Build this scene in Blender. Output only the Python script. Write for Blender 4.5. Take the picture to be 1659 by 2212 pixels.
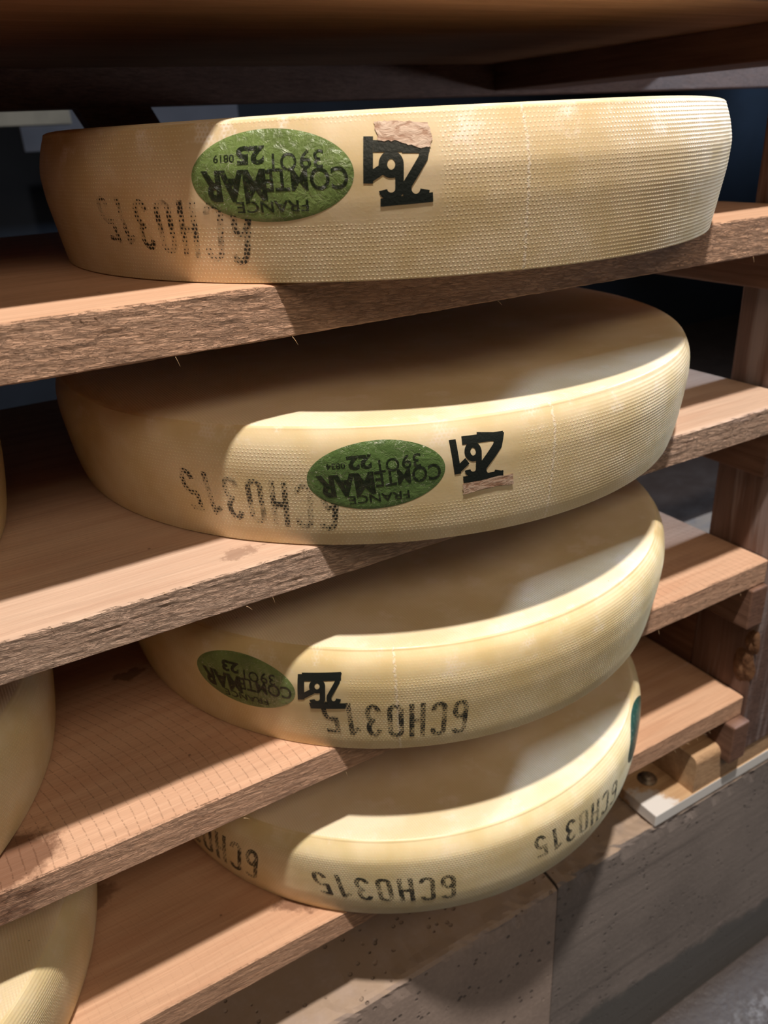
import bpy, bmesh, math, random
import numpy as np
from mathutils import Vector, Matrix, noise

random.seed(7)
for o in list(bpy.data.objects):
    bpy.data.objects.remove(o)
S = bpy.context.scene
COL = S.collection

# ------------------------------------------------------------------ camera
F_PX, YAW, PITCH, ROLL = 1731.8006, math.radians(29.2968), math.radians(25.258), math.radians(3.0428)
fw = Vector((math.sin(YAW)*math.cos(PITCH), math.cos(YAW)*math.cos(PITCH), -math.sin(PITCH)))
rt = Vector((math.cos(YAW), -math.sin(YAW), 0))
dn = -rt.cross(fw)
cr, sr = math.cos(ROLL), math.sin(ROLL)
right = rt*cr + dn*sr
down = dn*cr - rt*sr
cd = bpy.data.cameras.new('camera')
cam = bpy.data.objects.new('camera', cd)
COL.objects.link(cam)
cam.matrix_world = Matrix(((right.x, -down.x, -fw.x, 0.0), (right.y, -down.y, -fw.y, -0.5156),
                           (right.z, -down.z, -fw.z, 0.0208), (0, 0, 0, 1)))
cd.sensor_fit = 'VERTICAL'
cd.sensor_height = 36
cd.sensor_width = 27
cd.lens = F_PX/2212*36
cd.clip_start = 0.01
cd.dof.use_dof = True
cd.dof.focus_distance = 0.58
cd.dof.aperture_fstop = 8.0
S.camera = cam

# ------------------------------------------------------------------ world, lamps, exposure
S.view_settings.view_transform = 'Standard'
S.view_settings.look = 'None'
S.view_settings.gamma = 1
S.view_settings.use_curve_mapping = False
S.view_settings.exposure = 0.0
w = bpy.data.worlds.new('cellar_air')
S.world = w
w.use_nodes = True
w.node_tree.nodes['Background'].inputs[0].default_value = (1.0, 0.72, 0.5, 1)
w.node_tree.nodes['Background'].inputs[1].default_value = 0.005


def lamp(name, loc, target, power, color, size, size_y=None, spread=180):
    l = bpy.data.lights.new(name, 'AREA')
    l.energy = power
    l.color = color
    l.shape = 'RECTANGLE' if size_y else 'DISK'
    l.size = size
    if size_y:
        l.size_y = size_y
    l.spread = math.radians(spread)
    o = bpy.data.objects.new(name, l)
    COL.objects.link(o)
    o.location = loc
    o.rotation_euler = (Vector(target)-Vector(loc)).to_track_quat('-Z', 'Y').to_euler()
    return o


lamp('ceiling_lamp', (0.0, -0.92, 3.2), (0.4, 0, -0.4), 46, (1.0, 0.91, 0.79), 0.16, None, 90)
lamp('warm_front_fill', (0.35, -1.6, 1.15), (0.4, 0, -0.3), 7.3, (1.0, 0.77, 0.52), 2.4, 0.5, 130)  # added broad warm fill from the front, above the aisle
lamp('far_end_lamp', (3.1, 0.07, 1.1), (0.5, 0, -0.37), 80, (0.64, 0.80, 1.0), 0.2)
lamp('cool_right_fill', (2.4, -1.3, 0.1), (0.7, 0, -0.6), 3.5, (0.86, 0.92, 1.0), 0.6, 0.8)  # added weak cool fill for the right-hand faces and the concrete
lamp('far_aisle_lamp', (0.3, 1.5, 0.9), (0.6, 2.6, 0.1), 0.14, (1.0, 0.92, 0.82), 0.3, 0.3, 70)
lamp('back_wall_fill', (5.1, 2.5, 0.35), (5.1, 3.3, 0.05), 1.6, (0.50, 0.72, 1.0), 0.3, 0.3, 90)  # added blue light, only there to brighten the back wall at right
lamp('underside_fill', (2.0, -0.25, -0.12), (1.0, 0.45, 0.105), 0.7, (0.72, 0.83, 1.0), 0.15, None, 60)  # added cool fill that lifts the overhead board's underside at right

# ------------------------------------------------------------------ helpers
def tag(o, label=None, cat=None, group=None, kind=None):
    if label: o['label'] = label
    if cat: o['category'] = cat
    if group: o['group'] = group
    if kind: o['kind'] = kind
    return o


def link(name, me, parent=None, mats=()):
    o = bpy.data.objects.new(name, me)
    COL.objects.link(o)
    for m in mats:
        me.materials.append(m)
    if parent:
        o.parent = parent
    return o


def empty(name, loc):
    o = bpy.data.objects.new(name, None)
    o.empty_display_size = 0.05
    o.location = loc
    COL.objects.link(o)
    return o


def mesh(name, verts, faces, mats, parent=None, smooth=True, uv=None, matidx=None, loc=None):
    me = bpy.data.meshes.new(name)
    me.from_pydata([tuple(v) for v in verts], [], faces)
    if uv is not None:
        l = me.uv_layers.new(name='rind')
        idx = np.empty(len(me.loops), dtype=np.int32)
        me.loops.foreach_get('vertex_index', idx)
        l.data.foreach_set('uv', np.asarray(uv, dtype=np.float32)[idx].ravel())
    if matidx is not None:
        me.polygons.foreach_set('material_index', np.asarray(matidx, dtype=np.int32))
    me.polygons.foreach_set('use_smooth', np.full(len(me.polygons), smooth))
    me.update()
    o = link(name, me, parent, mats if isinstance(mats, (list, tuple)) else [mats])
    if loc:
        o.location = loc
    return o


class NT:
    """small expression builder for shader nodes"""
    def __init__(s, name):
        s.m = bpy.data.materials.new(name)
        s.m.use_nodes = True
        s.t = s.m.node_tree
        s.b = s.t.nodes['Principled BSDF']
        s.out = s.t.nodes['Material Output']

    def n(s, kind, **kw):
        n = s.t.nodes.new(kind)
        for k, v in kw.items():
            setattr(n, k, v)
        return n

    def put(s, sock, v):
        if isinstance(v, bpy.types.NodeSocket):
            s.t.links.new(v, sock)
        elif v is not None:
            if isinstance(v, (tuple, list)) and len(v) == 3 and sock.type == 'RGBA':
                v = (*v, 1)
            sock.default_value = v

    def math(s, op, a, b=None, c=None, clamp=False):
        n = s.n('ShaderNodeMath', operation=op, use_clamp=clamp)
        for i, v in enumerate((a, b, c)):
            s.put(n.inputs[i], v)
        return n.outputs[0]

    def mul(s, a, b): return s.math('MULTIPLY', a, b)
    def add(s, a, b): return s.math('ADD', a, b)
    def sub(s, a, b): return s.math('SUBTRACT', a, b)
    def mx(s, a, b): return s.math('MAXIMUM', a, b)

    def ramp(s, x, lo, hi, a=0.0, b=1.0, smooth=True):
        n = s.n('ShaderNodeMapRange', interpolation_type='SMOOTHSTEP' if smooth else 'LINEAR')
        for i, v in enumerate((x, lo, hi, a, b)):
            s.put(n.inputs[i], v)
        return n.outputs[0]

    def coord(s, kind='Object'):
        return s.n('ShaderNodeTexCoord').outputs[kind]

    def uv(s):
        return s.n('ShaderNodeUVMap', uv_map='rind').outputs[0]

    def xyz(s, v):
        n = s.n('ShaderNodeSeparateXYZ')
        s.put(n.inputs[0], v)
        return n.outputs

    def comb(s, x, y, z=0.0):
        n = s.n('ShaderNodeCombineXYZ')
        for i, v in enumerate((x, y, z)):
            s.put(n.inputs[i], v)
        return n.outputs[0]

    def scale(s, v, k):
        n = s.n('ShaderNodeMapping')
        s.put(n.inputs[0], v)
        n.inputs['Scale'].default_value = k
        return n.outputs[0]

    def noise(s, v, sc, detail=3.0, rough=0.5, dist=0.0):
        n = s.n('ShaderNodeTexNoise')
        s.put(n.inputs['Vector'], v)
        for k, x in (('Scale', sc), ('Detail', detail), ('Roughness', rough), ('Distortion', dist)):
            n.inputs[k].default_value = x
        return n.outputs[0]

    def voro(s, v, sc, feature='F1', rnd=1.0):
        n = s.n('ShaderNodeTexVoronoi', feature=feature)
        s.put(n.inputs['Vector'], v)
        n.inputs['Scale'].default_value = sc
        n.inputs['Randomness'].default_value = rnd
        return n.outputs['Distance']

    def mix(s, f, a, b):
        n = s.n('ShaderNodeMix', data_type='RGBA')
        s.put(n.inputs[0], f)
        s.put(n.inputs[6], a)
        s.put(n.inputs[7], b)
        return n.outputs[2]

    def bump(s, h, dist, strength=1.0, normal=None):
        n = s.n('ShaderNodeBump')
        s.put(n.inputs['Height'], h)
        n.inputs['Distance'].default_value = dist
        n.inputs['Strength'].default_value = strength
        if normal:
            s.put(n.inputs['Normal'], normal)
        return n.outputs[0]

    def set(s, **kw):
        names = dict(color='Base Color', rough='Roughness', normal='Normal', spec='Specular IOR Level', sss='Subsurface Weight',
                     alpha='Alpha', coat='Coat Weight', coatr='Coat Roughness', metal='Metallic')
        for k, v in kw.items():
            s.put(s.b.inputs[names[k]], v)
        return s.m


# ------------------------------------------------------------------ materials
DOT = 0.0027


def dots(g, uvv, amp=1.0):
    """cloth imprint: staggered rows of raised points"""
    nz = g.noise(uvv, 130, 2)
    x, y, _ = g.xyz(uvv)
    x = g.add(x, g.mul(g.sub(nz, 0.5), 0.0022))
    y = g.add(y, g.mul(g.sub(nz, 0.5), 0.0012))
    row = g.math('FLOOR', g.mul(y, 1/DOT))
    off = g.mul(g.math('MODULO', g.math('ABSOLUTE', row), 2.0), 0.5)
    du = g.sub(g.math('FRACT', g.add(g.mul(x, 1/(DOT*1.12)), off)), 0.5)
    dv = g.sub(g.math('FRACT', g.mul(y, 1/DOT)), 0.5)
    d = g.math('SQRT', g.add(g.mul(du, du), g.mul(dv, dv)))
    return d


def boxmask(g, x, y, b, soft=0.005):
    u0, u1, z0, z1 = b
    a = g.mul(g.ramp(x, u0-soft, u0+soft), g.ramp(x, u1-soft, u1+soft, 1.0, 0.0))
    c = g.mul(g.ramp(y, z0-soft*.6, z0+soft*.6), g.ramp(y, z1-soft*.6, z1+soft*.6, 1.0, 0.0))
    return g.mul(a, c)


def rind_side(name, smooth_box=None, seam=None, bloom=0.5, tint=(0.72, 0.58, 0.36), fade=0.088):
    g = NT(name)
    uvv = g.uv()
    x, y, _ = g.xyz(uvv)
    d = dots(g, uvv)
    big = g.noise(uvv, 22, 3)
    mid = g.noise(uvv, 90, 4, 0.6)
    fine = g.noise(uvv, 700, 3, 0.6)
    strength = g.ramp(big, 0.3, 0.65, 0.45, 1.0)
    strength = g.mul(strength, g.ramp(y, fade-0.007, fade, 1.0, 0.12))
    if smooth_box:
        sm = boxmask(g, g.add(x, g.mul(g.sub(mid, 0.5), 0.012)), g.add(y, g.mul(g.sub(mid, 0.5), 0.008)), smooth_box)
        strength = g.mul(strength, g.sub(1.0, g.mul(sm, 0.93)))
    pt = g.mul(g.ramp(d, 0.05, 0.34, 1.0, 0.0), strength)
    h = g.add(pt, g.mul(g.noise(uvv, 320, 4, 0.6), 0.35))
    t = tint
    col = g.mix(g.ramp(big, 0.3, 0.7), (t[0]*.92, t[1]*.88, t[2]*.78), (t[0]*1.04, t[1]*1.05, t[2]*1.12))
    col = g.mix(g.mul(g.ramp(d, 0.08, 0.25, 1.0, 0.0), g.mul(strength, g.ramp(fine, 0.3, 0.6, 0.25, 0.9))), col, (0.90, 0.82, 0.62))  # pale dot tips: worn bloom plus specular points put into the colour
    # dry pale bloom left in the cloth hollows near the top rim
    bl = g.mul(g.ramp(g.noise(uvv, 38, 5, 0.65), 0.53, 0.68), g.ramp(y, 0.06, 0.09, 0.12, 1.0))
    bl = g.mul(bl, g.ramp(d, 0.2, 0.45, 0.2, 1.0))
    col = g.mix(g.mul(bl, bloom), col, (0.86, 0.76, 0.66))
    if seam:
        u0, k = seam
        j = g.mul(g.sub(g.noise(g.comb(0.0, y), 260, 3), 0.5), 0.004)
        du = g.math('ABSOLUTE', g.sub(x, g.add(g.add(g.mul(y, k), u0), j)))
        sm2 = g.ramp(du, 0.0004, 0.0017, 1.0, 0.0)
        sm2 = g.mul(sm2, g.ramp(g.noise(uvv, 420, 2), 0.35, 0.55))
        col = g.mix(g.mul(sm2, 0.55), col, (0.90, 0.80, 0.70))
        h = g.add(h, g.mul(sm2, 0.9))
    rough = g.ramp(mid, 0.3, 0.7, 0.36, 0.52)
    g.b.inputs['Subsurface Radius'].default_value = (1.0, 0.55, 0.25)
    g.b.inputs['Subsurface Scale'].default_value = 0.005
    return g.set(color=col, rough=rough, normal=g.bump(h, 0.00022, 0.9), sss=0.2, spec=0.5)


def rind_top(name, tint=(0.76, 0.65, 0.47)):
    g = NT(name)
    p = g.coord()
    x, y, z = g.xyz(p)
    wx = g.math('SINE', g.mul(g.add(x, g.mul(g.sub(g.noise(p, 9, 2), .5), 0.004)), 2*math.pi/0.0023))
    wy = g.math('SINE', g.mul(y, 2*math.pi/0.0023))
    weave = g.add(g.mul(wx, 0.7), g.mul(wy, 0.3))
    big = g.noise(p, 14, 4)
    mid = g.noise(p, 60, 4, 0.6)
    t = tint
    col = g.mix(g.ramp(big, 0.35, 0.65), (t[0]*.93, t[1]*.9, t[2]*.82), (t[0]*1.04, t[1]*1.05, t[2]*1.1))
    col = g.mix(g.mul(g.ramp(g.noise(p, 30, 5, 0.65), 0.55, 0.68), 0.4), col, (0.85, 0.75, 0.68))
    col = g.mix(g.mul(g.ramp(weave, 0.2, 0.9), 0.12), col, (0.45, 0.35, 0.22))
    col = g.mix(g.ramp(g.voro(p, 28), 0.012, 0.022, 0.8, 0.0), col, (0.10, 0.07, 0.04))
    h = g.add(g.mul(weave, 0.4), g.mul(mid, 0.6))
    g.b.inputs['Subsurface Radius'].default_value = (1.0, 0.55, 0.25)
    g.b.inputs['Subsurface Scale'].default_value = 0.005
    return g.set(color=col, rough=0.5, normal=g.bump(h, 0.00035, 0.7), sss=0.15, spec=0.4)


def ink_mat(name, dotted, solid=0.0):
    g = NT(name)
    uvv = g.uv()
    a = 1.0
    if dotted:
        d = dots(g, uvv)
        patch = g.noise(uvv, 55, 3, 0.6)
        fine = g.noise(uvv, 900, 3, 0.7)
        thr = g.add(g.ramp(patch, 0.36, 0.66, 0.10+solid, 0.44+solid), g.mul(g.sub(fine, 0.5), 0.75))
        a = g.ramp(g.sub(d, thr), -0.04, 0.04, 1.0, 0.0)
        a = g.mul(a, 0.93)
        haze = g.ramp(g.noise(uvv, 120, 2), 0.5, 0.75, 0.06, 0.42)
        a = g.mx(a, haze)
    else:
        a = g.ramp(g.noise(uvv, 700, 4, 0.7), 0.27, 0.33, 0.25, 1.0)
    return g.set(color=(0.013, 0.017, 0.015), rough=0.42, alpha=a, normal=g.bump(g.noise(uvv, 500, 3), 0.0004, 0.6))


def label_mat(name, base=(0.15, 0.215, 0.07), wear=0.5):
    g = NT(name)
    uvv = g.uv()
    big = g.noise(uvv, 40, 3)
    cr = g.noise(uvv, 160, 5, 0.65, 1.2)
    col = g.mix(g.ramp(big, 0.3, 0.7), tuple(c*0.8 for c in base), tuple(c*1.2 for c in base))
    fleck = g.mul(g.ramp(g.noise(uvv, 420, 5, 0.7), 0.58, 0.66), g.ramp(g.noise(uvv, 50, 3), 0.5-wear*.12, 0.66-wear*.08))
    fleck = g.mx(fleck, g.mul(g.ramp(g.voro(uvv, 170, 'DISTANCE_TO_EDGE'), 0.0, 0.02, 0.8, 0.0), g.ramp(g.noise(uvv, 60, 3), 0.52, 0.62)))
    col = g.mix(g.mul(fleck, 0.6), col, (0.66, 0.66, 0.55))  # pale residue flecks, with the label's glints put into the colour too
    return g.set(color=col, rough=0.24, normal=g.bump(cr, 0.0016, 0.7), spec=0.6)


def letter_mat(name):
    g = NT(name)
    uvv = g.uv()
    a = g.ramp(g.noise(uvv, 420, 5, 0.7), 0.36, 0.44, 0.15, 0.9)
    return g.set(color=(0.018, 0.026, 0.014), rough=0.3, alpha=a, normal=g.bump(g.noise(uvv, 160, 5, 0.65, 1.2), 0.0022, 0.8))


def paper_mat(name):
    g = NT(name)
    uvv = g.uv()
    n1 = g.noise(g.scale(uvv, (1, 2.4, 1)), 120, 5, 0.65, 0.8)
    col = g.mix(g.ramp(n1, 0.35, 0.65), (0.36, 0.20, 0.13), (0.66, 0.50, 0.40))
    return g.set(color=col, rough=0.6, normal=g.bump(n1, 0.0012, 0.7))


def wood(name, light, dark, front=0.3, saw=0.0, stains=(), axis='X', fuzz=1.0, weather=0.0):
    """sawn softwood; grain runs along one object axis"""
    g = NT(name)
    p = g.coord()
    st = {'X': (1, 14, 14), 'Y': (14, 1, 14), 'Z': (14, 14, 1)}[axis]
    gp = g.scale(p, st)
    gx = g.noise(gp, 4.5, 5, 0.6, 0.6)
    gf = g.noise(g.scale(p, tuple(k*(1 if k == 1 else 3) for k in st)), 9, 4, 0.65)
    ring = g.math('SINE', g.add(g.mul(g.noise(gp, 1.6, 3, 0.5, 0.3), 46), 0.0))
    col = g.mix(g.ramp(gx, 0.3, 0.7), dark, light)
    col = g.mix(g.mul(g.ramp(ring, 0.3, 1.0), 0.16), col, tuple(c*0.7 for c in dark))
    col = g.mix(g.mul(g.ramp(gf, 0.45, 0.7), 0.28), col, tuple(min(1, c*1.25) for c in light))
    # small dark specks and knots
    col = g.mix(g.ramp(g.voro(p, 17), 0.018, 0.035, 0.75, 0.0), col, tuple(c*0.25 for c in dark))
    nrm = g.xyz(g.n('ShaderNodeNewGeometry').outputs['Normal'])
    side = g.math('MULTIPLY', g.math('ABSOLUTE', nrm[1]), 1.0)
    isf = g.ramp(side, 0.45, 0.75)
    h = g.add(g.mul(gx, 0.4), g.mul(gf, 0.5))
    if front > 0:
        # torn rough-sawn fibres on the board edge
        x, y, z = g.xyz(p)
        fp = g.comb(g.mul(x, 52.0), g.mul(y, 52.0), g.add(g.mul(z, 360.0), g.mul(x, 26.0)))
        fib = g.noise(fp, 1.0, 5, 0.62, 1.1)
        fib2 = g.noise(fp, 2.7, 4, 0.6, 0.8)
        fh = g.add(g.mul(fib, 1.0), g.mul(fib2, 0.45))
        cp = g.comb(g.add(g.mul(x, 75.0), g.mul(fib, 1.6)), g.mul(y, 75.0), g.add(g.add(g.mul(z, 430.0), g.mul(x, 34.0)), g.mul(fib2, 2.4)))
        crack = g.ramp(g.voro(cp, 1.0, 'DISTANCE_TO_EDGE'), 0.0, 0.13, 1.0, 0.0)
        crack = g.mul(crack, g.ramp(g.noise(fp, 0.35, 3, 0.6), 0.35, 0.6, 0.25, 1.0))
        fh = g.sub(fh, g.mul(crack, 0.8))
        hf = g.mul(g.mul(fh, isf), front*6)
        h = g.add(g.mul(h, g.sub(1.0, g.mul(isf, 0.5))), hf)
        cf = g.mix(g.ramp(g.add(g.mul(fib, 0.6), g.mul(fib2, 0.4)), 0.36, 0.6), (dark[0]*.76, dark[1]*.72, dark[2]*.70), (light[0]*.98, light[1]*.95, light[2]*.96))
        col = g.mix(g.mul(isf, 0.75), col, cf)
        cf = g.mix(g.mul(crack, min(0.6, front*1.0)), cf, tuple(c*0.38 for c in dark))
        tone = g.noise(g.scale(p, (1, 1, 5)), 5, 3)
        col = g.mix(g.mul(g.mul(isf, g.ramp(tone, 0.5, 0.72)), 0.3), col, tuple(c*0.5 for c in (dark[0]*1.0, dark[1]*.92, dark[2]*1.0)))
    if saw > 0:
        x, y, z = g.xyz(p)
        ph = g.add(g.add(x, g.mul(g.mul(y, y), 1.6)), g.mul(g.sub(g.noise(p, 26, 3), 0.5), 0.006))
        sl = g.math('ABSOLUTE', g.sub(g.math('FRACT', g.mul(ph, 1/0.0095)), 0.5))
        line = g.mul(g.ramp(sl, 0.0, 0.075, 1.0, 0.0), g.ramp(g.noise(p, 330, 3, 0.7), 0.42, 0.58))
        line = g.mul(line, g.sub(1.0, isf))
        col = g.mix(g.mul(line, 0.55*saw), col, tuple(c*0.42 for c in dark))
        h = g.sub(h, g.mul(line, 1.0*saw))
    for (sx, sy, sr_, k) in stains:
        x, y, z = g.xyz(p)
        dx, dy = g.sub(x, sx), g.mul(g.sub(y, sy), 1.4)
        d = g.math('SQRT', g.add(g.mul(dx, dx), g.mul(dy, dy)))
        d = g.add(d, g.mul(g.sub(g.noise(p, 60, 4, 0.65), 0.5), 0.05))
        m = g.mul(g.ramp(d, sr_*0.55, sr_*0.85, 1.0, 0.0), k)
        col = g.mix(m, col, (0.10, 0.035, 0.015))
    if weather:
        col = g.mix(g.mul(g.ramp(g.noise(gp, 3.2, 4, 0.6), 0.45, 0.62), weather), col, (0.36, 0.30, 0.30))
    return g.set(color=col, rough=0.62, normal=g.bump(h, 0.0011*fuzz, 0.85), spec=0.3)


def concrete(name, base, pits=1.0, lines=0.5, dark_foot=True):
    g = NT(name)
    p = g.coord()
    x, y, z = g.xyz(p)
    big = g.noise(p, 5, 5, 0.6)
    fine = g.noise(p, 160, 4, 0.65)
    col = g.mix(g.ramp(big, 0.3, 0.7), tuple(c*.82 for c in base), tuple(c*1.15 for c in base))
    col = g.mix(g.mul(g.ramp(fine, 0.4, 0.7), 0.3), col, tuple(c*1.35 for c in base))
    ln = g.noise(g.comb(g.mul(x, 1.2), g.mul(y, 1.2), g.add(g.mul(z, 48.0), g.mul(x, 1.2))), 1.0, 5, 0.7)
    col = g.mix(g.mul(g.ramp(ln, 0.55, 0.66), lines), col, tuple(c*0.62 for c in base))
    pit = g.mul(g.ramp(g.voro(p, 85), 0.16, 0.24, 1.0, 0.0), g.ramp(g.noise(p, 22, 3), 0.50, 0.57))
    pit = g.mul(pit, pits)
    col = g.mix(g.mul(pit, 0.8), col, tuple(c*0.25 for c in base))
    pale = g.mul(g.ramp(g.noise(g.scale(p, (1, 1, 3)), 24, 5, 0.7), 0.60, 0.68), g.ramp(z, -0.99, -1.05))
    h = g.sub(g.add(g.mul(fine, 0.35), g.mul(ln, lines)), g.mul(pit, 2.2))
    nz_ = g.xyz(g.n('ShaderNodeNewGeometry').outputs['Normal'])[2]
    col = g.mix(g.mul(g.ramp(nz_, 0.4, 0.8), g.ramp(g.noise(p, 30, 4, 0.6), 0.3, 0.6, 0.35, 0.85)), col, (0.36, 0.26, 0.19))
    rough = 0.72
    if dark_foot:
        # darker, smoother band with a ragged upper edge along the block's foot
        lvl = g.add(g.add(-1.085, g.mul(x, -0.10)), g.mul(g.sub(g.noise(p, 11, 5, 0.65), 0.5), 0.09))
        wet = g.ramp(g.sub(z, lvl), -0.012, 0.012, 1.0, 0.0)
        wl = g.ramp(g.noise(g.comb(g.mul(x, 2.0), 0.0, g.mul(z, 40.0)), 1.0, 4, 0.6), 0.3, 0.7, 0.75, 1.5)
        foot_col = g.mix(wl, (0.045, 0.042, 0.041), (0.10, 0.096, 0.092))
        edge = g.mul(g.ramp(g.math('ABSOLUTE', g.sub(g.sub(z, lvl), 0.012)), 0.0, 0.02, 1.0, 0.0), g.ramp(g.noise(p, 40, 5, 0.7), 0.56, 0.64))
        col = g.mix(g.mul(edge, 0.5), col, (0.33, 0.28, 0.29))
        col = g.mix(wet, col, foot_col)
        rough = g.ramp(wet, 0, 1, 0.72, 0.42)
    return g.set(color=col, rough=rough, normal=g.bump(h, 0.0018, 0.8))


def floor_mat():
    g = NT('wet_cellar_floor')
    p = g.coord()
    x, y, z = g.xyz(p)
    n1 = g.noise(p, 9, 5, 0.65)
    col = g.mix(g.ramp(n1, 0.35, 0.65), (0.024, 0.030, 0.034), (0.06, 0.068, 0.073))
    yy = g.add(y, g.mul(g.sub(g.noise(p, 16, 4, 0.6), 0.5), 0.05))
    silt = g.ramp(yy, -0.125, -0.095)
    col = g.mix(silt, col, (0.055, 0.040, 0.035))
    band = g.mul(g.ramp(yy, -0.12, -0.095), g.ramp(yy, -0.075, -0.045, 1.0, 0.0))
    crust = g.mul(band, g.ramp(g.noise(p, 60, 6, 0.75), 0.46, 0.6))
    col = g.mix(crust, col, (0.15, 0.138, 0.142))
    return g.set(color=col, rough=g.ramp(n1, 0.3, 0.7, 0.25, 0.6), normal=g.bump(g.noise(p, 70, 6, 0.7), 0.004, 0.8))


def plain(name, color, rough=0.7, var=0.25, scale=8.0, metal=0.0, bump=0.0006):
    g = NT(name)
    p = g.coord()
    n1 = g.noise(p, scale, 5, 0.6)
    col = g.mix(g.ramp(n1, 0.3, 0.7), tuple(c*(1-var) for c in color), tuple(min(1, c*(1+var)) for c in color))
    return g.set(color=col, rough=rough, metal=metal, normal=g.bump(g.noise(p, scale*12, 4), bump, 0.6))


# ------------------------------------------------------------------ boxes with softened edges
def box(name, x, y, z, mat, parent=None, bevel=0.002, rough=0.0, cuts=0):
    bm = bmesh.new()
    bmesh.ops.create_cube(bm, size=1)
    c = Vector(((x[0]+x[1])/2, (y[0]+y[1])/2, (z[0]+z[1])/2))
    d = Vector((x[1]-x[0], y[1]-y[0], z[1]-z[0]))
    for v in bm.verts:
        v.co = Vector((v.co.x*d.x, v.co.y*d.y, v.co.z*d.z))
    if bevel:
        bmesh.ops.bevel(bm, geom=bm.edges[:], offset=bevel, segments=2, profile=0.5, affect='EDGES')
    if cuts:
        ax = max(range(3), key=lambda i: d[i])
        for i in range(1, cuts):
            co = Vector((0, 0, 0)); co[ax] = -d[ax]/2+d[ax]*i/cuts
            no = Vector((0, 0, 0)); no[ax] = 1
            bmesh.ops.bisect_plane(bm, geom=bm.verts[:]+bm.edges[:]+bm.faces[:], plane_co=co, plane_no=no)
    if rough:
        for v in bm.verts:
            q = (v.co+c)*22
            v.co += Vector((noise.noise(q), noise.noise(q+Vector((9, 3, 1))), noise.noise(q+Vector((2, 8, 5)))))*rough
    me = bpy.data.meshes.new(name)
    bm.to_mesh(me)
    bm.free()
    me.polygons.foreach_set('use_smooth', np.full(len(me.polygons), False))
    o = link(name, me, parent, [mat])
    o.location = c if not parent else c-parent.location
    return o


# ------------------------------------------------------------------ the setting
floor = mesh('floor', [(-4, -4, 0), (6, -4, 0), (6, 4, 0), (-4, 4, 0)], [(0, 1, 2, 3)], floor_mat(), loc=(0, 0, -1.30))
tag(floor, 'wet grey cellar floor with a pale crust along the concrete', 'floor', kind='structure')
wb = mesh('wall_back', [(-4, 0, -1.3), (6, 0, -1.3), (6, 0, 3.4), (-4, 0, 3.4)], [(0, 3, 2, 1)],
          plain('dark_plaster', (0.010, 0.014, 0.023), 0.9, 0.2, 3), loc=(0, 3.3, 0))
tag(wb, 'dark plastered cellar wall far behind the rack', 'wall', kind='structure')

# ------------------------------------------------------------------ concrete blocks under the rack
def block(name, x0, x1, y0, y1, z0, z1, mat, chip, seed):
    nx = max(8, int((x1-x0)/0.008))
    prof = [(y1, z1), (y0+0.05, z1), (y0+0.02, z1), (y0+0.008, z1), (y0+0.003, z1-0.001), (y0, z1-0.005), (y0, z1-0.012), (y0, z1-0.03),
            (y0, z1-0.10), (y0, z0)]
    V, Fc = [], []
    for i in range(nx+1):
        x = x0+(x1-x0)*i/nx
        for j, (y, z) in enumerate(prof):
            k = chip if 2 <= j <= 6 else 0.0
            n1 = noise.fractal(Vector((x*38+seed, j*0.35, seed)), 0.7, 2.0, 4)
            n2 = noise.noise(Vector((x*9+seed, 3.3, 0)))
            e = max(0, n1*0.7+n2*0.6)
            V.append((x, y+e*k, z-e*k*0.9 if 2 <= j <= 5 else z))
    m = len(prof)
    for i in range(nx):
        for j in range(m-1):
            a = i*m+j
            Fc.append((a, a+m, a+m+1, a+1))
    base = len(V)
    V += [(x0, y1, z0), (x1, y1, z0)]
    Fc += [tuple([j for j in range(m)]+[base]), tuple([nx*m+j for j in range(m-1, -1, -1)]+[base+1])]
    Fc += [(m-1, nx*m+m-1, base+1, base), (0, base, base+1, nx*m)]
    return mesh(name, V, Fc, mat, smooth=False)


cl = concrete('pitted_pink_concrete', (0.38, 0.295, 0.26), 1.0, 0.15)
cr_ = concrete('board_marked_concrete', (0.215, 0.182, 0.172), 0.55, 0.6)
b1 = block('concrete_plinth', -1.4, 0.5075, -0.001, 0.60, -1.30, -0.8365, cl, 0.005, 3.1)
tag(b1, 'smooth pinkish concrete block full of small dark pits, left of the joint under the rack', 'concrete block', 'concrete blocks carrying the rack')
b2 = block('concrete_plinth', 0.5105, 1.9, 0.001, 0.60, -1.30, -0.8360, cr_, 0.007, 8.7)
tag(b2, 'grey concrete block with board marks and dark foot, right of the joint under the rack', 'concrete block', 'concrete blocks carrying the rack')

# ------------------------------------------------------------------ shelf boards
ZT = [-0.0678, -0.2659, -0.4758, -0.6851]
TH = [0.0376, 0.0333, 0.0325, 0.0306]
Y0 = [0.0025, -0.0063, 0.0017, 0.0020]
XE = [0.826, 0.824, 0.828, 0.828]
XL = -1.15
DEPTH = 0.56


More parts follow.
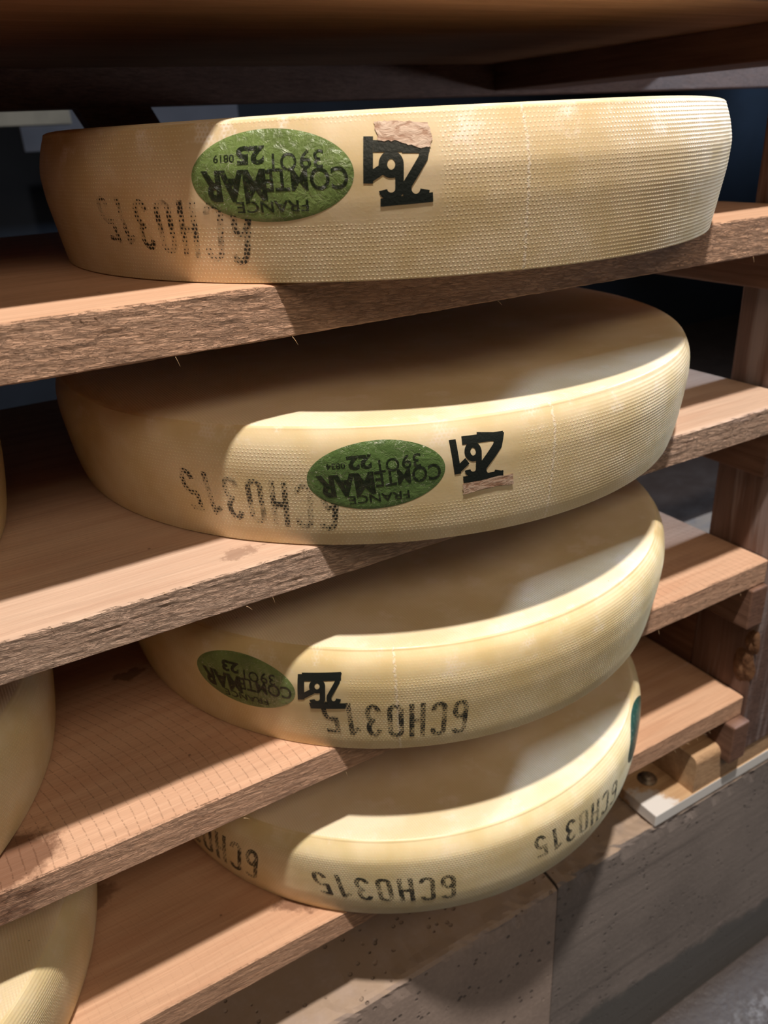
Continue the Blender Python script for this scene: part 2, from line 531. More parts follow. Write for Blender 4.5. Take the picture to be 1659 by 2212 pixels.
def board(name, k, z, th, y0, xe, mat, seed, amp):
    nx = int((xe-XL)/0.004)
    nf = 12
    prof = [(DEPTH, 0), (0.30, 0), (0.12, 0), (0.05, 0), (0.02, 0), (0.006, 0), (0.0015, -0.0004)]
    nt = len(prof)
    prof += [(0, -th*(0.05+0.9*i/nf)) for i in range(nf+1)]
    nb = len(prof)
    prof += [(0.0015, -th+0.0004), (0.006, -th), (0.03, -th), (0.12, -th), (DEPTH, -th)]
    m = len(prof)
    V, Fc = [], []
    for i in range(nx+1):
        x = XL+(xe-XL)*i/nx
        wob = noise.noise(Vector((x*2.2, seed, 0)))*0.0012
        for j, (y, zz) in enumerate(prof):
            yy, z2 = y, zz
            if nt-2 <= j <= nb+1:
                f = noise.fractal(Vector((x*34, zz*330+x*9, seed)), 0.75, 2.1, 4)*0.7
                yy = y+f*amp+wob
                if j < nt or j >= nb:
                    e_ = abs(noise.fractal(Vector((x*40, j*0.4, seed*2)), 0.8, 2.0, 3))*amp*0.9
                    z2 = zz-e_ if j < nt else (zz+e_ if j >= nb else zz)
            V.append((x, y0+yy, z2))
    for i in range(nx):
        for j in range(m-1):
            a = i*m+j
            Fc.append((a, a+m, a+m+1, a+1))
        Fc.append((i*m+m-1, (i+1)*m+m-1, (i+1)*m, i*m))
    Fc.append(tuple(range(m)))
    Fc.append(tuple(nx*m+j for j in range(m-1, -1, -1)))
    return mesh(name, V, Fc, mat, smooth=False, loc=(0, 0, z))


WL, WD = (0.66, 0.40, 0.235), (0.50, 0.275, 0.15)
bmats = [wood('rough_spruce_top', (0.62, 0.395, 0.275), (0.52, 0.31, 0.205), 0.55),
         wood('rough_spruce_pink', (0.575, 0.415, 0.325), (0.495, 0.33, 0.25), 0.45, 0.0, [(0.17, 0.02, 0.02, 0.4)]),
         wood('sawn_spruce', (0.64, 0.41, 0.29), (0.55, 0.325, 0.22), 0.22, 0.5, [(0.21, 0.06, 0.035, 0.75), (-0.05, 0.03, 0.06, 0.8), (0.10, 0.22, 0.02, 0.6)]),
         wood('fine_spruce', (0.62, 0.39, 0.265), (0.52, 0.30, 0.195), 0.14, 0.15, [(0.20, 0.045, 0.045, 0.7), (0.0, 0.16, 0.04, 0.5)])]
blab = ['topmost of the four loaded shelf boards, with a very rough splintered front edge',
        'second loaded shelf board from the top, pinkish with torn fibres on its front edge',
        'third loaded shelf board from the top, with saw marks across its front strip',
        'lowest shelf board, smooth front edge, just above the concrete']
amps = [0.0008, 0.0008, 0.0004, 0.0003]
splm = plain('pale_splinter', (0.75, 0.52, 0.32), 0.6, 0.2, 40)


def splinter(parent, x, y, z, ln, ang, sag):
    n, V, Fc = 7, [], []
    for i in range(n):
        t = i/(n-1)
        r = 0.00020*(1-t*0.7)
        c = Vector((x+ln*t*math.cos(ang), y-0.0006-0.001*t, z+ln*t*math.sin(ang)-sag*t*t))
        for a in range(5):
            V.append(c+Vector((0, math.cos(a*1.2566), math.sin(a*1.2566)))*r+Vector((math.sin(a*1.2566)*r*.7, 0, 0)))
    for i in range(n-1):
        for a in range(5):
            Fc.append((i*5+a, i*5+(a+1) % 5, (i+1)*5+(a+1) % 5, (i+1)*5+a))
    mesh('splinter', V, Fc, splm, parent)


for k in range(4):
    o = board('shelf_board', k, ZT[k], TH[k], Y0[k], XE[k], bmats[k], 5.3*k+1, amps[k])
    tag(o, blab[k], 'shelf board', 'wooden shelf boards of the rack')
    rr = random.Random(k)
    for s in range((9, 8, 5, 3)[k]):
        up = rr.random() < 0.35
        x = rr.uniform(-0.05, 0.13) if up else (rr.uniform(-0.05, 0.42) if s % 4 else rr.uniform(0.45, 0.8))
        splinter(o, x, Y0[k]-0.0005, (-0.001 if up else -TH[k]+0.0008), rr.uniform(0.002, 0.0055), rr.uniform(0.5, 1.3) if up else rr.uniform(-1.6, -0.2), 0.002)
# ragged chips hanging under the lowest board near its right end
low = bpy.data.objects['shelf_board.003']
for x in (0.700, 0.712, 0.724, 0.742, 0.757, 0.765):
    splinter(low, x, Y0[3]+0.001, -TH[3]+0.0006, 0.006, random.uniform(-1.2, -0.3), 0.0)

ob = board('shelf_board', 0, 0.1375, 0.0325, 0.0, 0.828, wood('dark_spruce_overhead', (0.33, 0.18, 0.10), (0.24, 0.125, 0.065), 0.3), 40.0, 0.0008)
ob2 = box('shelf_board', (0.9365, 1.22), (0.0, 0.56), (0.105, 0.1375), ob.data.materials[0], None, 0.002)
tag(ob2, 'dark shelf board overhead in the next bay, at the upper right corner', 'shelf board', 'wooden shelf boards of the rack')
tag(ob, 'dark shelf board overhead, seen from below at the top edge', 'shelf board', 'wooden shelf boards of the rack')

# ------------------------------------------------------------------ cheese wheels
KN = np.array([0, .12, .3, .5, .7, .84, .93, 1.0])
FIT = [[0.4304, 0.2158, 0.3027, 0.1002, 0.0022, 0.0051, 0.0084, 0.0096, 0.0066, 0.0035, 0.0005],
       [0.4192, 0.239, 0.3136, 0.0976, 0.0036, 0.0066, 0.0091, 0.0111, 0.0105, 0.0080, 0.0035],
       [0.4234, 0.2311, 0.3017, 0.1072, 0.0032, 0.0061, 0.0095, 0.0113, 0.0098, 0.0065, -0.001],
       [0.4157, 0.2294, 0.2996, 0.0986, 0.0044, 0.008, 0.0097, 0.0105, 0.0100, 0.0052, -0.002]]
U0 = 0.31


class Wheel:
    def __init__(s, p):
        s.x, s.y, s.rb, s.h = p[:4]
        d = np.array([0]+list(p[4:]))
        zz = np.linspace(-0.02, s.h+0.02, 700)
        slope0 = (d[1]-d[0])/(KN[1]*s.h)
        slope1 = (d[-1]-d[-2])/((1-KN[-2])*s.h)
        r = np.interp(zz, KN*s.h, d)
        r = np.where(zz < 0, slope0*zz, r)
        r = np.where(zz > s.h, d[-1]+slope1*(zz-s.h), r)
        kern = np.exp(-0.5*(np.arange(-60, 61)*(zz[1]-zz[0])/0.0035)**2)
        r = np.convolve(np.pad(r, 60, 'edge'), kern/kern.sum(), 'valid')
        s.zz, s.rr = zz, r+s.rb

    def r(s, z):
        return np.interp(z, s.zz, s.rr)

    def pt(s, u, z, off):
        e = 1e-3
        sl = float(s.r(z+e)-s.r(z-e))/(2*e)
        nl = math.hypot(1, sl)
        rr = float(s.r(z))+off/nl
        th = u/U0
        return (rr*math.sin(th), -rr*math.cos(th), z-off*sl/nl)


def rind(wh, name, mats, parent=None, loc=None, nt=720, lip=0.013):
    n_side = 150
    zs = np.linspace(0, wh.h-0.0015, n_side)
    rs = wh.r(zs)
    rt_ = float(wh.r(wh.h-0.0015))
    zt, rtp = [], []
    for t in np.linspace(0.1, 1, 8):
        a = t*math.pi/2
        rtp.append(rt_-lip*(1-math.cos(a)))
        zt.append(wh.h-0.0015+0.0035*math.sin(a))
    ztop = zt[-1]
    for f, dz in ((0.93, 0.0002), (0.85, -0.0004), (0.6, -0.0012), (0.3, -0.0012), (0.02, -0.0012)):
        rtp.append(rt_*f); zt.append(ztop+dz)
    Z = np.concatenate([[0.0, 0.0], zs, zt])
    Rr = np.concatenate([[0.05, wh.rb-0.004], rs, rtp])
    Z[2] = 0.0004
    th = np.arange(nt)*2*np.pi/nt - np.pi
    m = len(Z)
    RR = np.repeat(Rr[:, None], nt, 1)
    side = np.clip((th*U0+0.02)/0.10, 0, 1)
    RR[2:2+n_side] += 0.00012*np.cos(2*np.pi*zs/DOT+np.pi)[:, None]*side[None]
    X = RR*np.sin(th)[None]
    Y = -RR*np.cos(th)[None]
    wob = 0.0006*np.sin(3*th+1.3)+0.0004*np.sin(7*th)
    ZZ = np.repeat(Z[:, None], nt, 1)
    ZZ[2+n_side:] += wob[None]*np.linspace(1, 0, m-2-n_side)[:, None]
    V = np.stack([X, Y, ZZ], -1).reshape(-1, 3)
    i = np.arange(m-1)[:, None]
    j = np.arange(nt)[None]
    jn = (j+1) % nt
    Fc = np.stack([i*nt+j, i*nt+jn, (i+1)*nt+jn, (i+1)*nt+j], -1).reshape(-1, 4)
    faces = [tuple(f) for f in Fc.tolist()]
    mi = np.repeat((np.arange(m-1) >= 2+n_side+2).astype(int), nt).tolist()
    faces.append(tuple(((m-1)*nt+np.arange(nt)).tolist())); mi.append(1)
    faces.append(tuple((np.arange(nt)[::-1]).tolist())); mi.append(1)
    uv = np.stack([np.repeat((th*U0)[None], m, 0), ZZ], -1).reshape(-1, 2)
    me = bpy.data.meshes.new(name)
    me.from_pydata(V.tolist(), [], faces)
    l = me.uv_layers.new(name='rind')
    idx = np.empty(len(me.loops), dtype=np.int32)
    me.loops.foreach_get('vertex_index', idx)
    l.data.foreach_set('uv', uv.astype(np.float32)[idx].ravel())
    me.polygons.foreach_set('material_index', np.asarray(mi, dtype=np.int32))
    me.polygons.foreach_set('use_smooth', np.full(len(me.polygons), True))
    me.update()
    o = link(name, me, parent, mats)
    if loc:
        o.location = loc
    return o


_txt = {}


def glyphs(s, bold=0.0):
    """outline of a short text, filled, normalised to a unit square"""
    if (s, bold) in _txt:
        return _txt[(s, bold)]
    c = bpy.data.curves.new('lettering', 'FONT')
    c.body = s
    c.offset = bold
    c.fill_mode = 'BOTH'
    o = bpy.data.objects.new('lettering_source', c)
    COL.objects.link(o)
    dg = bpy.context.evaluated_depsgraph_get()
    me = o.evaluated_get(dg).to_mesh()
    V = np.array([v.co[:2] for v in me.vertices])
    Fc = [tuple(p.vertices) for p in me.polygons]
    o.evaluated_get(dg).to_mesh_clear()
    bpy.data.objects.remove(o)
    bpy.data.curves.remove(c)
    V = (V-V.min(0))/(V.max(0)-V.min(0))
    _txt[(s, bold)] = (V, Fc)
    return V, Fc


def arc(cx, cy, rx, ry, a0, a1, n=18):
    return [(cx+rx*math.cos(math.radians(a0+(a1-a0)*i/n)), cy+ry*math.sin(math.radians(a0+(a1-a0)*i/n))) for i in range(n+1)]


def strokes(text, H=2.8, t=0.31, gap=0.36, heavy=None):
    """stencil lettering drawn with an even broad stroke, normalised to a unit square"""
    V, Fc = [], []
    X = 0.0
    e = t/2
    r = 0.5-e
    for ch in text:
        up, lo = H-e-r, e+r
        if ch == 'O':
            P = [arc(.5, up, r, r, 0, 180)+arc(.5, lo, r, r, 180, 360)+[(1-e, up)]]
        elif ch == 'C':
            P = [arc(.5, up, r, r, -20, 180)+arc(.5, lo, r, r, 180, 380)]
        elif ch == 'H':
            P = [[(e, 0), (e, H)], [(1-e, 0), (1-e, H)], [(e, H/2), (1-e, H/2)]]
        elif ch == '6':
            q = H*0.27
            P = [arc(.5, up, r, r, 10, 180)+arc(.5, q, r, q-e, 180, 540, 36)]
        elif ch == '3':
            q = H*0.27
            P = [arc(.5, H-q+e*.2, r, q-e, 165, -80)+arc(.5, q+e*.3, r, q-e*.9, 80, -165)]
        elif ch == '1':
            P = [[(.62, 0), (.62, H)], [(.62, H-e), (.2-(t-.27)*2, H-.55-(t-.27))]]
        elif ch == '5':
            q = H*0.31
            P = [[(1-e*.6, H-e), (e, H-e), (e, H*.54)]+arc(.5, q, r, q-e, 120, -160)]
        elif ch == '2':
            P = [arc(.5, H-e-r*1.1, r, r*1.1, 175, -25)+[(.25, e+.35), (e, e), (1, e)]]
        for path in P:
            b = len(V)
            n = len(path)
            for i, p in enumerate(path):
                a_, c_ = Vector(path[max(0, i-1)]), Vector(path[min(n-1, i+1)])
                d1 = (Vector(p)-a_) if i else (c_-Vector(p))
                d2 = (c_-Vector(p)) if i < n-1 else d1
                if d1.length < 1e-6: d1 = d2
                if d2.length < 1e-6: d2 = d1
                d1.normalize(); d2.normalize()
                tg = d1+d2
                tg = tg.normalized() if tg.length > 1e-4 else d1
                k = min(1.6, 1/max(0.35, tg.dot(d1)))
                nn = Vector((-tg.y, tg.x))*e*k
                V += [(X+p[0]+nn.x, p[1]+nn.y), (X+p[0]-nn.x, p[1]-nn.y)]
            Fc += [(b+2*i+1, b+2*i+3, b+2*i+2, b+2*i) for i in range(n-1)]
        X += 1+gap
    W_ = X-gap
    return np.array([(x/W_, y/H) for x, y in V]), Fc


RECT = (np.array([(0, 0), (1, 0), (1, 1), (0, 1)], float), [(0, 1, 2, 3)])


def wrap(wh, name, V, Fc, quad, mat, parent, off, step=0.004):
    """lay flat shapes (unit square) onto the rind; quad = bottom-left, bottom-right, top-left, top-right in (u, z)"""
    q = [Vector(p) for p in quad]
    W_ = (q[1]-q[0]).length
    H_ = (q[2]-q[0]).length
    bm = bmesh.new()
    vs = [bm.verts.new((v[0]*W_, v[1]*H_, 0)) for v in V]
    for f in Fc:
        try:
            bm.faces.new([vs[i] for i in f])
        except ValueError:
            pass
    for ax, L in ((0, W_), (1, H_)):
        lo = min(v.co[ax] for v in bm.verts); hi = max(v.co[ax] for v in bm.verts)
        n = int((hi-lo)/step)
        no = Vector((1, 0, 0)) if ax == 0 else Vector((0, 1, 0))
        for i in range(1, n+1):
            bmesh.ops.bisect_plane(bm, geom=bm.verts[:]+bm.edges[:]+bm.faces[:], dist=1e-7, plane_co=no*(lo+(hi-lo)*i/(n+1)), plane_no=no)
    uv = []
    bm.verts.index_update()
    out = []
    for v in bm.verts:
        s, t = v.co.x/W_, v.co.y/H_
        p = (q[0]*(1-s)+q[1]*s)*(1-t)+(q[2]*(1-s)+q[3]*s)*t
        uv.append((p.x, p.y))
        out.append(wh.pt(p.x, p.y, off))
    faces = [tuple(v.index for v in f.verts) for f in bm.faces]
    bm.free()
    return mesh(name, out, faces, mat, parent, smooth=True, uv=uv)


def oval(wh, name, c, a, b, tilt, mat, parent, off):
    V, Fc = [], []
    nr, ns = 16, 72
    for i in range(nr+1):
        for j in range(ns):
            t = 2*math.pi*j/ns
            r = max(i/nr, 0.001)
            V.append((0.5+0.5*r*math.cos(t), 0.5+0.5*r*math.sin(t)))
    for i in range(nr):
        for j in range(ns):
            Fc.append((i*ns+j, (i+1)*ns+j, (i+1)*ns+(j+1) % ns, i*ns+(j+1) % ns))
    uv, out = [], []
    ct, st = math.cos(tilt), math.sin(tilt)
    for s, t in V:
        du, dz = (s-0.5)*2*a, (t-0.5)*2*b
        u, z = c[0]+du*ct-dz*st, c[1]+du*st+dz*ct
        rr = math.hypot((s-.5)*2, (t-.5)*2)
        o_ = off if rr < 0.985 else 0.0001
        uv.append((u, z)); out.append(wh.pt(u, z, o_))
    return mesh(name, out, Fc, mat, parent, smooth=True, uv=uv)


M_ink = ink_mat('stencil_ink', True)
M_ink2 = ink_mat('stencil_ink_dense', True, 0.14)
M_black = ink_mat('heavy_black_ink', False)
M_lab = label_mat('green_casein_label')
M_lab2 = label_mat('green_casein_label_worn', (0.10, 0.17, 0.055), 1.1)
M_dark = label_mat('dark_green_casein_label', (0.02, 0.075, 0.06), 0.4)
M_let = letter_mat('label_print')
M_pap = paper_mat('torn_brown_paper')
M_top = rind_top('cloth_marked_rind_top')


def green_label(wh, parent, c, a, b, tilt, mat, lines):
    """oval casein plate carrying upside-down print; text boxes are in half-axis units, reading direction"""
    lab = oval(wh, 'green_label', c, a, b, tilt, mat, parent, 0.00035)
    tag(lab, 'green oval label with upside-down black print')
    ct, st = math.cos(tilt), math.sin(tilt)
    for s, bold, x0, x1, y0, y1 in lines:
        q = []
        for x, y in ((x0, y0), (x1, y0), (x0, y1), (x1, y1)):
            du, dz = -x*a, -y*b
            q.append((c[0]+du*ct-dz*st, c[1]+du*st+dz*ct))
        V, Fc = glyphs(s, bold+0.012)
        wrap(wh, 'lettering', V, Fc, q, M_let, lab, 0.0005)


def heavy_number(wh, parent, parts):
    o = None
    shapes = []
    for s, quad in parts:
        V, Fc = RECT if s is None else strokes(s, 2.1, 0.46 if s == '1' else 0.34)
        shapes.append((V, Fc, quad))
    mark = None
    for V, Fc, quad in shapes:
        p = parent if mark is None else mark
        m = wrap(wh, 'number_mark' if mark is None else 'digit', V, Fc, quad, M_black, p, 0.00030+0.00002*len(p.children))
        if mark is None:
            mark = m
    tag(mark, 'heavy black upside-down number 261')


def wheel(k, label, side, group='cheese wheels on the rack'):
    wh = Wheel(FIT[k])
    root = empty('cheese_wheel', (wh.x, wh.y, ZT[k]+0.0003))
    tag(root, label, 'cheese wheel', group)
    rind(wh, 'rind', [side, M_top], root)
    return wh, root


def stencil(wh, root, quad, mat=M_ink, text='6CHO315'):
    V, Fc = strokes(text)
    m = wrap(wh, 'stencil_mark', V, Fc, quad, mat, root, 0.00022)
    tag(m, 'black dotted stencil letters, upside down')


def poly(wh, root, name, pts, mat, off):
    us = [p[0] for p in pts]; zs = [p[1] for p in pts]
    u0, u1, z0, z1 = min(us), max(us), min(zs), max(zs)
    # finer ragged outline
    P = []
    n = len(pts)
    for i in range(n):
        a, b = pts[i], pts[(i+1) % n]
        for t in range(6):
            f = t/6
            P.append(((a[0]+(b[0]-a[0])*f+random.uniform(-.0006, .0006)-u0)/(u1-u0), (a[1]+(b[1]-a[1])*f+random.uniform(-.0006, .0006)-z0)/(z1-z0)))
    return wrap(wh, name, P, [tuple(range(len(P)))], [(u0, z0), (u1, z0), (u0, z1), (u1, z1)], mat, root, off)


LINES1 = [('FRANCE', 0.0, -0.45, 0.44, 0.52, 0.78), ('COMTE', 0.004, -0.93, 0.07, -0.15, 0.33), ('MAR', 0.03, 0.03, 0.86, -0.17, 0.52),
          ('39', 0.0, -0.66, -0.39, -0.52, -0.13), ('OT', 0.0, -0.35, 0.0, -0.48, -0.10), ('25', 0.035, 0.03, 0.38, -0.66, -0.26), ('0819', 0.0, 0.41, 0.68, -0.50, -0.33)]

# --- topmost wheel
wh, r1 = wheel(0, 'topmost cheese wheel, torn brown paper touching the upper edge of its black 261',
               rind_side('rind_amber', (-0.297, -0.128, 0.037, 0.097), (-0.0697, -0.042), 1.0, (0.72, 0.575, 0.37), 0.105))
green_label(wh, r1, (-0.2378, 0.0672), 0.0546, 0.0272, 0.0, M_lab, LINES1)
stencil(wh, r1, [(-0.2507, 0.0524), (-0.3919, 0.0581), (-0.2607, 0.0119), (-0.3868, 0.0277)])
heavy_number(wh, r1, [('2', [(-0.1361, 0.0816), (-0.1531, 0.0824), (-0.137, 0.0472), (-0.1545, 0.0481)]),
                      ('6', [(-0.1522, 0.0782), (-0.1675, 0.079), (-0.1533, 0.0497), (-0.1689, 0.0505)]),
                      ('1', [(-0.1654, 0.0866), (-0.1785, 0.0872), (-0.1667, 0.0603), (-0.1798, 0.061)]),
                      (None, [(-0.136, 0.0826), (-0.1706, 0.0848), (-0.1363, 0.0769), (-0.1709, 0.0781)]),
                      (None, [(-0.1349, 0.0536), (-0.1677, 0.0515), (-0.1347, 0.0481), (-0.1679, 0.0468)])])
tag(poly(wh, r1, 'paper_patch', [(-0.1701, 0.0945), (-0.1589, 0.0950), (-0.137, 0.0924), (-0.1343, 0.0866), (-0.1356, 0.0795), (-0.1428, 0.0793),
                                 (-0.1553, 0.0835), (-0.1672, 0.0844)][::-1], M_pap, 0.0007), 'torn pinkish-brown paper')

# --- second wheel
wh, r2 = wheel(1, 'second cheese wheel from the top, torn paper below its black 261',
               rind_side('rind_straw', (-0.205, -0.052, 0.034, 0.088), (-0.0235, -0.02), 0.6, (0.75, 0.62, 0.40)))
green_label(wh, r2, (-0.1593, 0.0610), 0.0490, 0.0272, 0.07, M_lab2,
            [(('COMTE'), 0.004, -0.93, 0.02, -0.15, 0.33) if l[0] == 'COMTE' else (('22',)+l[1:] if l[0] == '25' else (('0834',)+l[1:] if l[0] == '0819' else l)) for l in LINES1])
stencil(wh, r2, [(-0.1848, 0.0551), (-0.3132, 0.0619), (-0.1907, 0.0143), (-0.3083, 0.0247)])
heavy_number(wh, r2, [('2', [(-0.0674, 0.0846), (-0.087, 0.0874), (-0.066, 0.045), (-0.0868, 0.0488)]),
                      ('6', [(-0.0841, 0.0803), (-0.0966, 0.082), (-0.0834, 0.0517), (-0.0963, 0.0538)]),
                      ('1', [(-0.0985, 0.0844), (-0.109, 0.0841), (-0.0950, 0.0573), (-0.1049, 0.057)]),
                      (None, [(-0.0673, 0.0856), (-0.0983, 0.0858), (-0.0684, 0.0796), (-0.098, 0.0797)]),
                      (None, [(-0.0667, 0.0546), (-0.0974, 0.0544), (-0.0663, 0.049), (-0.0965, 0.0488)])])
tag(poly(wh, r2, 'paper_patch', [(-0.0972, 0.0489), (-0.0586, 0.0507), (-0.0571, 0.0415), (-0.0757, 0.042), (-0.0969, 0.0393)][::-1], M_pap, 0.0007), 'torn pinkish-brown paper')

# --- third wheel
wh, r3 = wheel(2, 'third cheese wheel from the top, stencil running right from under its black 261',
               rind_side('rind_butter', (-0.345, -0.20, 0.034, 0.093), (-0.1588, -0.018), 0.5, (0.75, 0.61, 0.36)))
green_label(wh, r3, (-0.2985, 0.0668), 0.0512, 0.0285, 0.0, M_lab, [('23',)+l[1:] if l[0] == '25' else l for l in LINES1 if l[0] != '0819'])
stencil(wh, r3, [(-0.097, 0.0547), (-0.2264, 0.0605), (-0.0993, 0.0123), (-0.2248, 0.0217)], M_ink2)
heavy_number(wh, r3, [('2', [(-0.2053, 0.09), (-0.2176, 0.0893), (-0.2078, 0.0553), (-0.2205, 0.0543)]),
                      ('6', [(-0.2190, 0.0838), (-0.2331, 0.0825), (-0.2215, 0.0556), (-0.2361, 0.0538)]),
                      ('1', [(-0.2320, 0.087), (-0.245, 0.0856), (-0.2345, 0.0599), (-0.248, 0.0579)]),
                      (None, [(-0.2053, 0.0908), (-0.2395, 0.0876), (-0.2057, 0.0829), (-0.2388, 0.0792)]),
                      (None, [(-0.2035, 0.0588), (-0.236, 0.0561), (-0.2041, 0.0523), (-0.2352, 0.0495)])])

# --- lowest wheel
wh, r4 = wheel(3, 'lowest cheese wheel of the column, stencilled three times around its rim, on the bottom board',
               rind_side('rind_cream', None, None, 0.3, (0.76, 0.64, 0.40)))
stencil(wh, r4, [(-0.1055, 0.0593), (-0.2485, 0.0652), (-0.1049, 0.0221), (-0.2414, 0.034)], M_ink2)
stencil(wh, r4, [(0.1150, 0.065), (-0.0229, 0.0729), (0.1200, 0.026), (-0.0159, 0.0401)], M_ink2)
stencil(wh, r4, [(-0.3026, 0.0697), (-0.4450, 0.071), (-0.3146, 0.0211), (-0.4500, 0.026)], M_ink2)
tag(oval(wh, 'green_label', (0.197, 0.0690), 0.052, 0.0265, 0.0, M_dark, r4, 0.0004), 'dark green oval label turned away at the right edge')

# --- neighbours at the left edge
LEFT = [(1, -0.275, 0.245, 'cheese wheel barely showing at the left edge beside the second wheel'),
        (2, -0.2815, 0.2334, 'cheese wheel cut by the left edge, beside the third wheel of the column'),
        (3, -0.2893, 0.2099, 'lowest cheese wheel cut by the left edge, beside the bottom wheel')]
m_left = rind_side('rind_plain', None, None, 0.3, (0.73, 0.61, 0.37))
avg = np.mean([f[4:] for f in FIT], 0)
for k, x, y, lab in LEFT:
    wl_ = Wheel([x, y, 0.303, 0.097, *avg])
    o = rind(wl_, 'cheese_wheel', [m_left, M_top], None, (x, y, ZT[k]+0.0003), nt=480)
    tag(o, lab, 'cheese wheel', 'cheese wheels on the rack')

# ------------------------------------------------------------------ right-hand post, battens, sill
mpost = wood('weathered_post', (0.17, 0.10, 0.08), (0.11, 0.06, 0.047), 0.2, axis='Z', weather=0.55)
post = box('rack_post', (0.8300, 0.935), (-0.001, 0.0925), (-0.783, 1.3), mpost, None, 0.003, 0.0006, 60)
tag(post, 'dark weathered front post at the right end of the shelves', 'post', 'posts of the rack')
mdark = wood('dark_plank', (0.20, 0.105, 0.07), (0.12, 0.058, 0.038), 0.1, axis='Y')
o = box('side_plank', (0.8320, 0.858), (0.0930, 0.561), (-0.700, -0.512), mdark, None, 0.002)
tag(o, 'dark side plank behind the front post, level with the third wheel', 'plank')

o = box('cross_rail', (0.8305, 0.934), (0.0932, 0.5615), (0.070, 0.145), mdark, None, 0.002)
tag(o, 'dark cross rail running back from the front post, level with the overhead board', 'rail')
batl = ['wall side batten under the right end of the top loaded board',
        'side batten under the right end of the second loaded board',
        'side batten with ringed end grain under the right end of the third board',
        'short dark batten with a chipped pale edge under the right end of the lowest board']
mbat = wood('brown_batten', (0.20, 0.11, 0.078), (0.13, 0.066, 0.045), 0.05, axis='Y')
for k in range(4):
    zt_ = ZT[k]-TH[k]
    hgt = (0.048, 0.066, 0.058, 0.062)[k]
    x0 = (0.806, 0.806, 0.800, 0.7985)[k]
    y0 = (0.03, 0.012, -0.004, -0.0125)[k]
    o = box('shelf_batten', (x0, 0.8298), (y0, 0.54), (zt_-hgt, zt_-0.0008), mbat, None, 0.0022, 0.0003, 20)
    tag(o, batl[k].replace('wall side', 'side'), 'batten', 'battens carrying the shelf boards')

# knot cluster on the front post
mk_ = wood('knot_wood', (0.22, 0.115, 0.06), (0.09, 0.04, 0.02), 0.05, fuzz=2.5)
def knot(x, y, z, r, seed):
    V, Fc = [], []
    nr, ns = 8, 26
    for i in range(nr+1):
        for j in range(ns):
            t = 2*math.pi*j/ns
            rr = r*i/nr*(1+0.28*noise.noise(Vector((math.cos(t)*1.5, math.sin(t)*1.5, seed))))
            f = i/nr
            hgt = 0.0035*math.sin(min(1, f*1.05)*math.pi)*(0.7+0.5*noise.noise(Vector((math.cos(t)*3, math.sin(t)*3, seed+4)))) - 0.001*f
            V.append((x-0.0006-hgt, y+rr*math.cos(t)*0.62, z+rr*math.sin(t)))
    for i in range(nr):
        for j in range(ns):
            Fc.append((i*ns+j, i*ns+(j+1) % ns, (i+1)*ns+(j+1) % ns, (i+1)*ns+j))
    m = mesh('knot', [Vector(v)-post.location for v in V], Fc, mk_, post)
    tag(m, 'brown knot in the post')
knot(0.8300, 0.012, -0.640, 0.028, 1.0)
knot(0.8300, 0.004, -0.600, 0.019, 5.0)

# sill plank with white paint, sill beam, bolt
mpl = NT('painted_sill_plank')
p_ = mpl.coord('Object')
x_, y_, z_ = mpl.xyz(p_)
gn = mpl.noise(mpl.scale(p_, (1, 14, 14)), 5, 5, 0.6, 0.5)
wc = mpl.mix(mpl.ramp(gn, 0.3, 0.7), (0.44, 0.27, 0.15), (0.62, 0.43, 0.26))
nrm_ = mpl.xyz(mpl.n('ShaderNodeNewGeometry').outputs['Normal'])
pf = mpl.ramp(nrm_[1], -0.9, -0.5, 1.0, 0.0)
dxy = mpl.math('SQRT', mpl.add(mpl.mul(mpl.add(x_, 0.311), mpl.add(x_, 0.311)), mpl.mul(mpl.add(y_, 0.055), mpl.add(y_, 0.055))))
pc = mpl.ramp(mpl.add(dxy, mpl.mul(mpl.sub(mpl.noise(p_, 70, 5, 0.7), 0.5), 0.05)), 0.034, 0.05, 1.0, 0.0)
wc = mpl.mix(mpl.mx(pf, mpl.mul(pc, 0.9)), wc, (0.70, 0.69, 0.70))
plank_mat = mpl.set(color=wc, rough=0.5, normal=mpl.bump(gn, 0.0005, 0.5))
plank = box('sill_plank', (0.6787, 1.3), (0.0005, 0.1205), (-0.8355, -0.8160), plank_mat, None, 0.0015)
tag(plank, 'thin plank with white painted front edge lying on the concrete at right', 'plank')

mb = wood('pale_sill_beam', (0.56, 0.37, 0.22), (0.42, 0.26, 0.15), 0.06)
def sill_beam():
    # notched front beam: high end block at the left, lower run to the right
    xs = [0.7505, 0.8110, 0.8112, 1.30]
    tops = [-0.757, -0.757, -0.783, -0.783]
    V, Fc = [], []
    for x, zt_ in zip(xs, tops):
        r = 0.011 if zt_ > -0.77 else 0.002
        sec = [(0.085, -0.8158), (0.0022, -0.8158), (0.0020, zt_-r)]
        for a in range(1, 7):
            t = a/6*math.pi/2
            sec.append((0.0020+r*(1-math.cos(t)), zt_-r+r*math.sin(t)))
        sec.append((0.085, zt_))
        V += [(x, y, z) for y, z in sec]
    m = 10
    for i in range(3):
        for j in range(m):
            Fc.append((i*m+j, i*m+(j+1) % m, (i+1)*m+(j+1) % m, (i+1)*m+j))
    Fc += [tuple(range(m-1, -1, -1)), tuple(range(3*m, 4*m))]
    return mesh('sill_beam', V, Fc, mb, smooth=False)
sb = sill_beam()
tag(sb, 'pale notched beam with a raised rounded end, lying on the white-edged plank', 'beam')

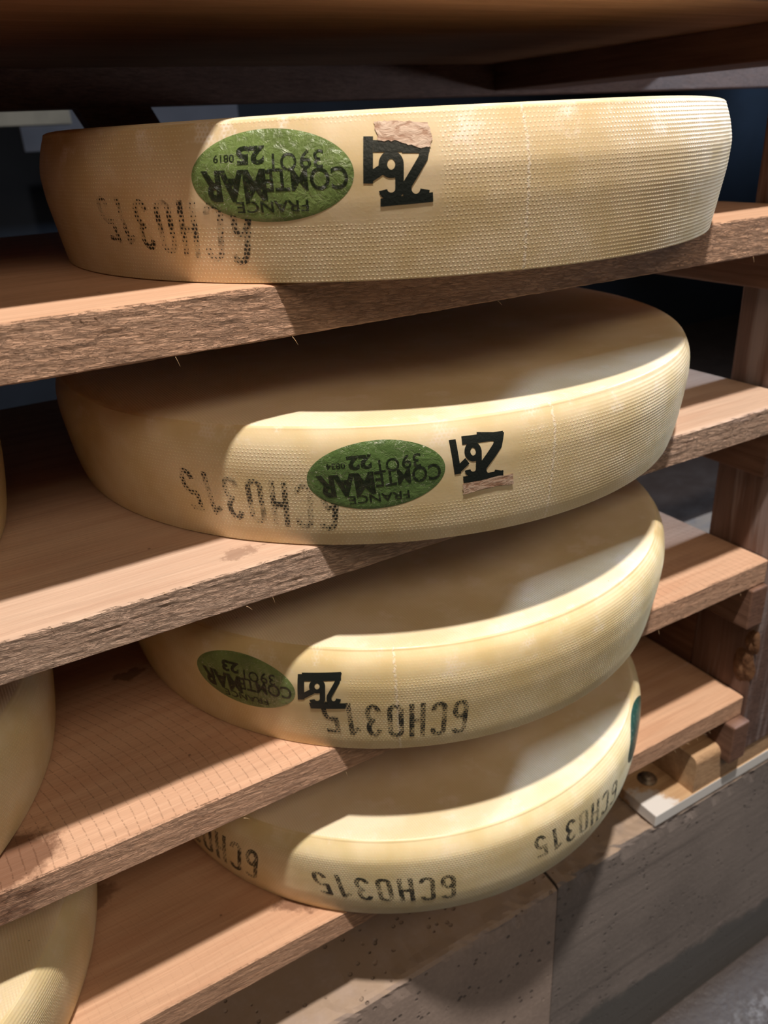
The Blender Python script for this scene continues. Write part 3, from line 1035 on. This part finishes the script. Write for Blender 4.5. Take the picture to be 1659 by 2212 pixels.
def bolt(x, y, z):
    V, Fc = [], []
    prof = [(0.0135, 0), (0.0135, 0.0012), (0.0085, 0.0016), (0.0082, 0.004), (0.0062, 0.0065), (0.003, 0.0078), (0.0005, 0.008)]
    ns = 24
    for r, h in prof:
        for j in range(ns):
            t = 2*math.pi*j/ns
            V.append((r*math.cos(t), r*math.sin(t), h))
    for i in range(len(prof)-1):
        for j in range(ns):
            Fc.append((i*ns+j, i*ns+(j+1) % ns, (i+1)*ns+(j+1) % ns, (i+1)*ns+j))
    Fc += [tuple(range(ns-1, -1, -1)), tuple(range((len(prof)-1)*ns, len(prof)*ns))]
    o = mesh('coach_bolt', V, Fc, plain('rusty_steel', (0.26, 0.21, 0.17), 0.38, 0.4, 90, 0.6), None, loc=(x, y, z))
    tag(o, 'dark domed bolt head in the white-edged plank under the lowest board', 'bolt')
bolt(0.7206, 0.055, -0.8159)

# ------------------------------------------------------------------ things in the dark behind
o = box('rear_rail', (-1.2, 2.4), (0.562, 0.60), (0.0640, 0.170), mdark, None, 0.002)
tag(o, 'dark horizontal rail at the back of the rack below the overhead board', 'rail')

def brace():
    V = [(0.226, 0, 0.0639), (0.312, 0, 0.0639), (0.675, 0, -0.66), (0.589, 0, -0.66)]
    V = [(x, 0.565, z) for x, y, z in V]+[(x, 0.597, z) for x, y, z in V]
    return mesh('diagonal_brace', V, [(0, 3, 2, 1), (4, 5, 6, 7), (0, 1, 5, 4), (1, 2, 6, 5), (2, 3, 7, 6), (3, 0, 4, 7)], mdark, smooth=False)
tag(brace(), 'dark diagonal brace behind the topmost wheel', 'brace')
mpale = plain('limewashed_wood', (0.16, 0.145, 0.115), 0.8, 0.2, 6)
o = box('pale_beam', (-0.9, 0.585), (2.40, 2.46), (0.094, 0.135), mpale, None, 0.003)
tag(o, 'pale beam far behind at the upper left, above the end of the topmost wheel', 'beam')
o = box('pale_panel', (0.46, 1.23), (2.62, 2.66), (0.02, 0.40), plain('grey_panel', (0.055, 0.058, 0.075), 0.8, 0.15, 4), None, 0.003)
tag(o, 'grey-white panel far behind, seen past the diagonal brace', 'panel')
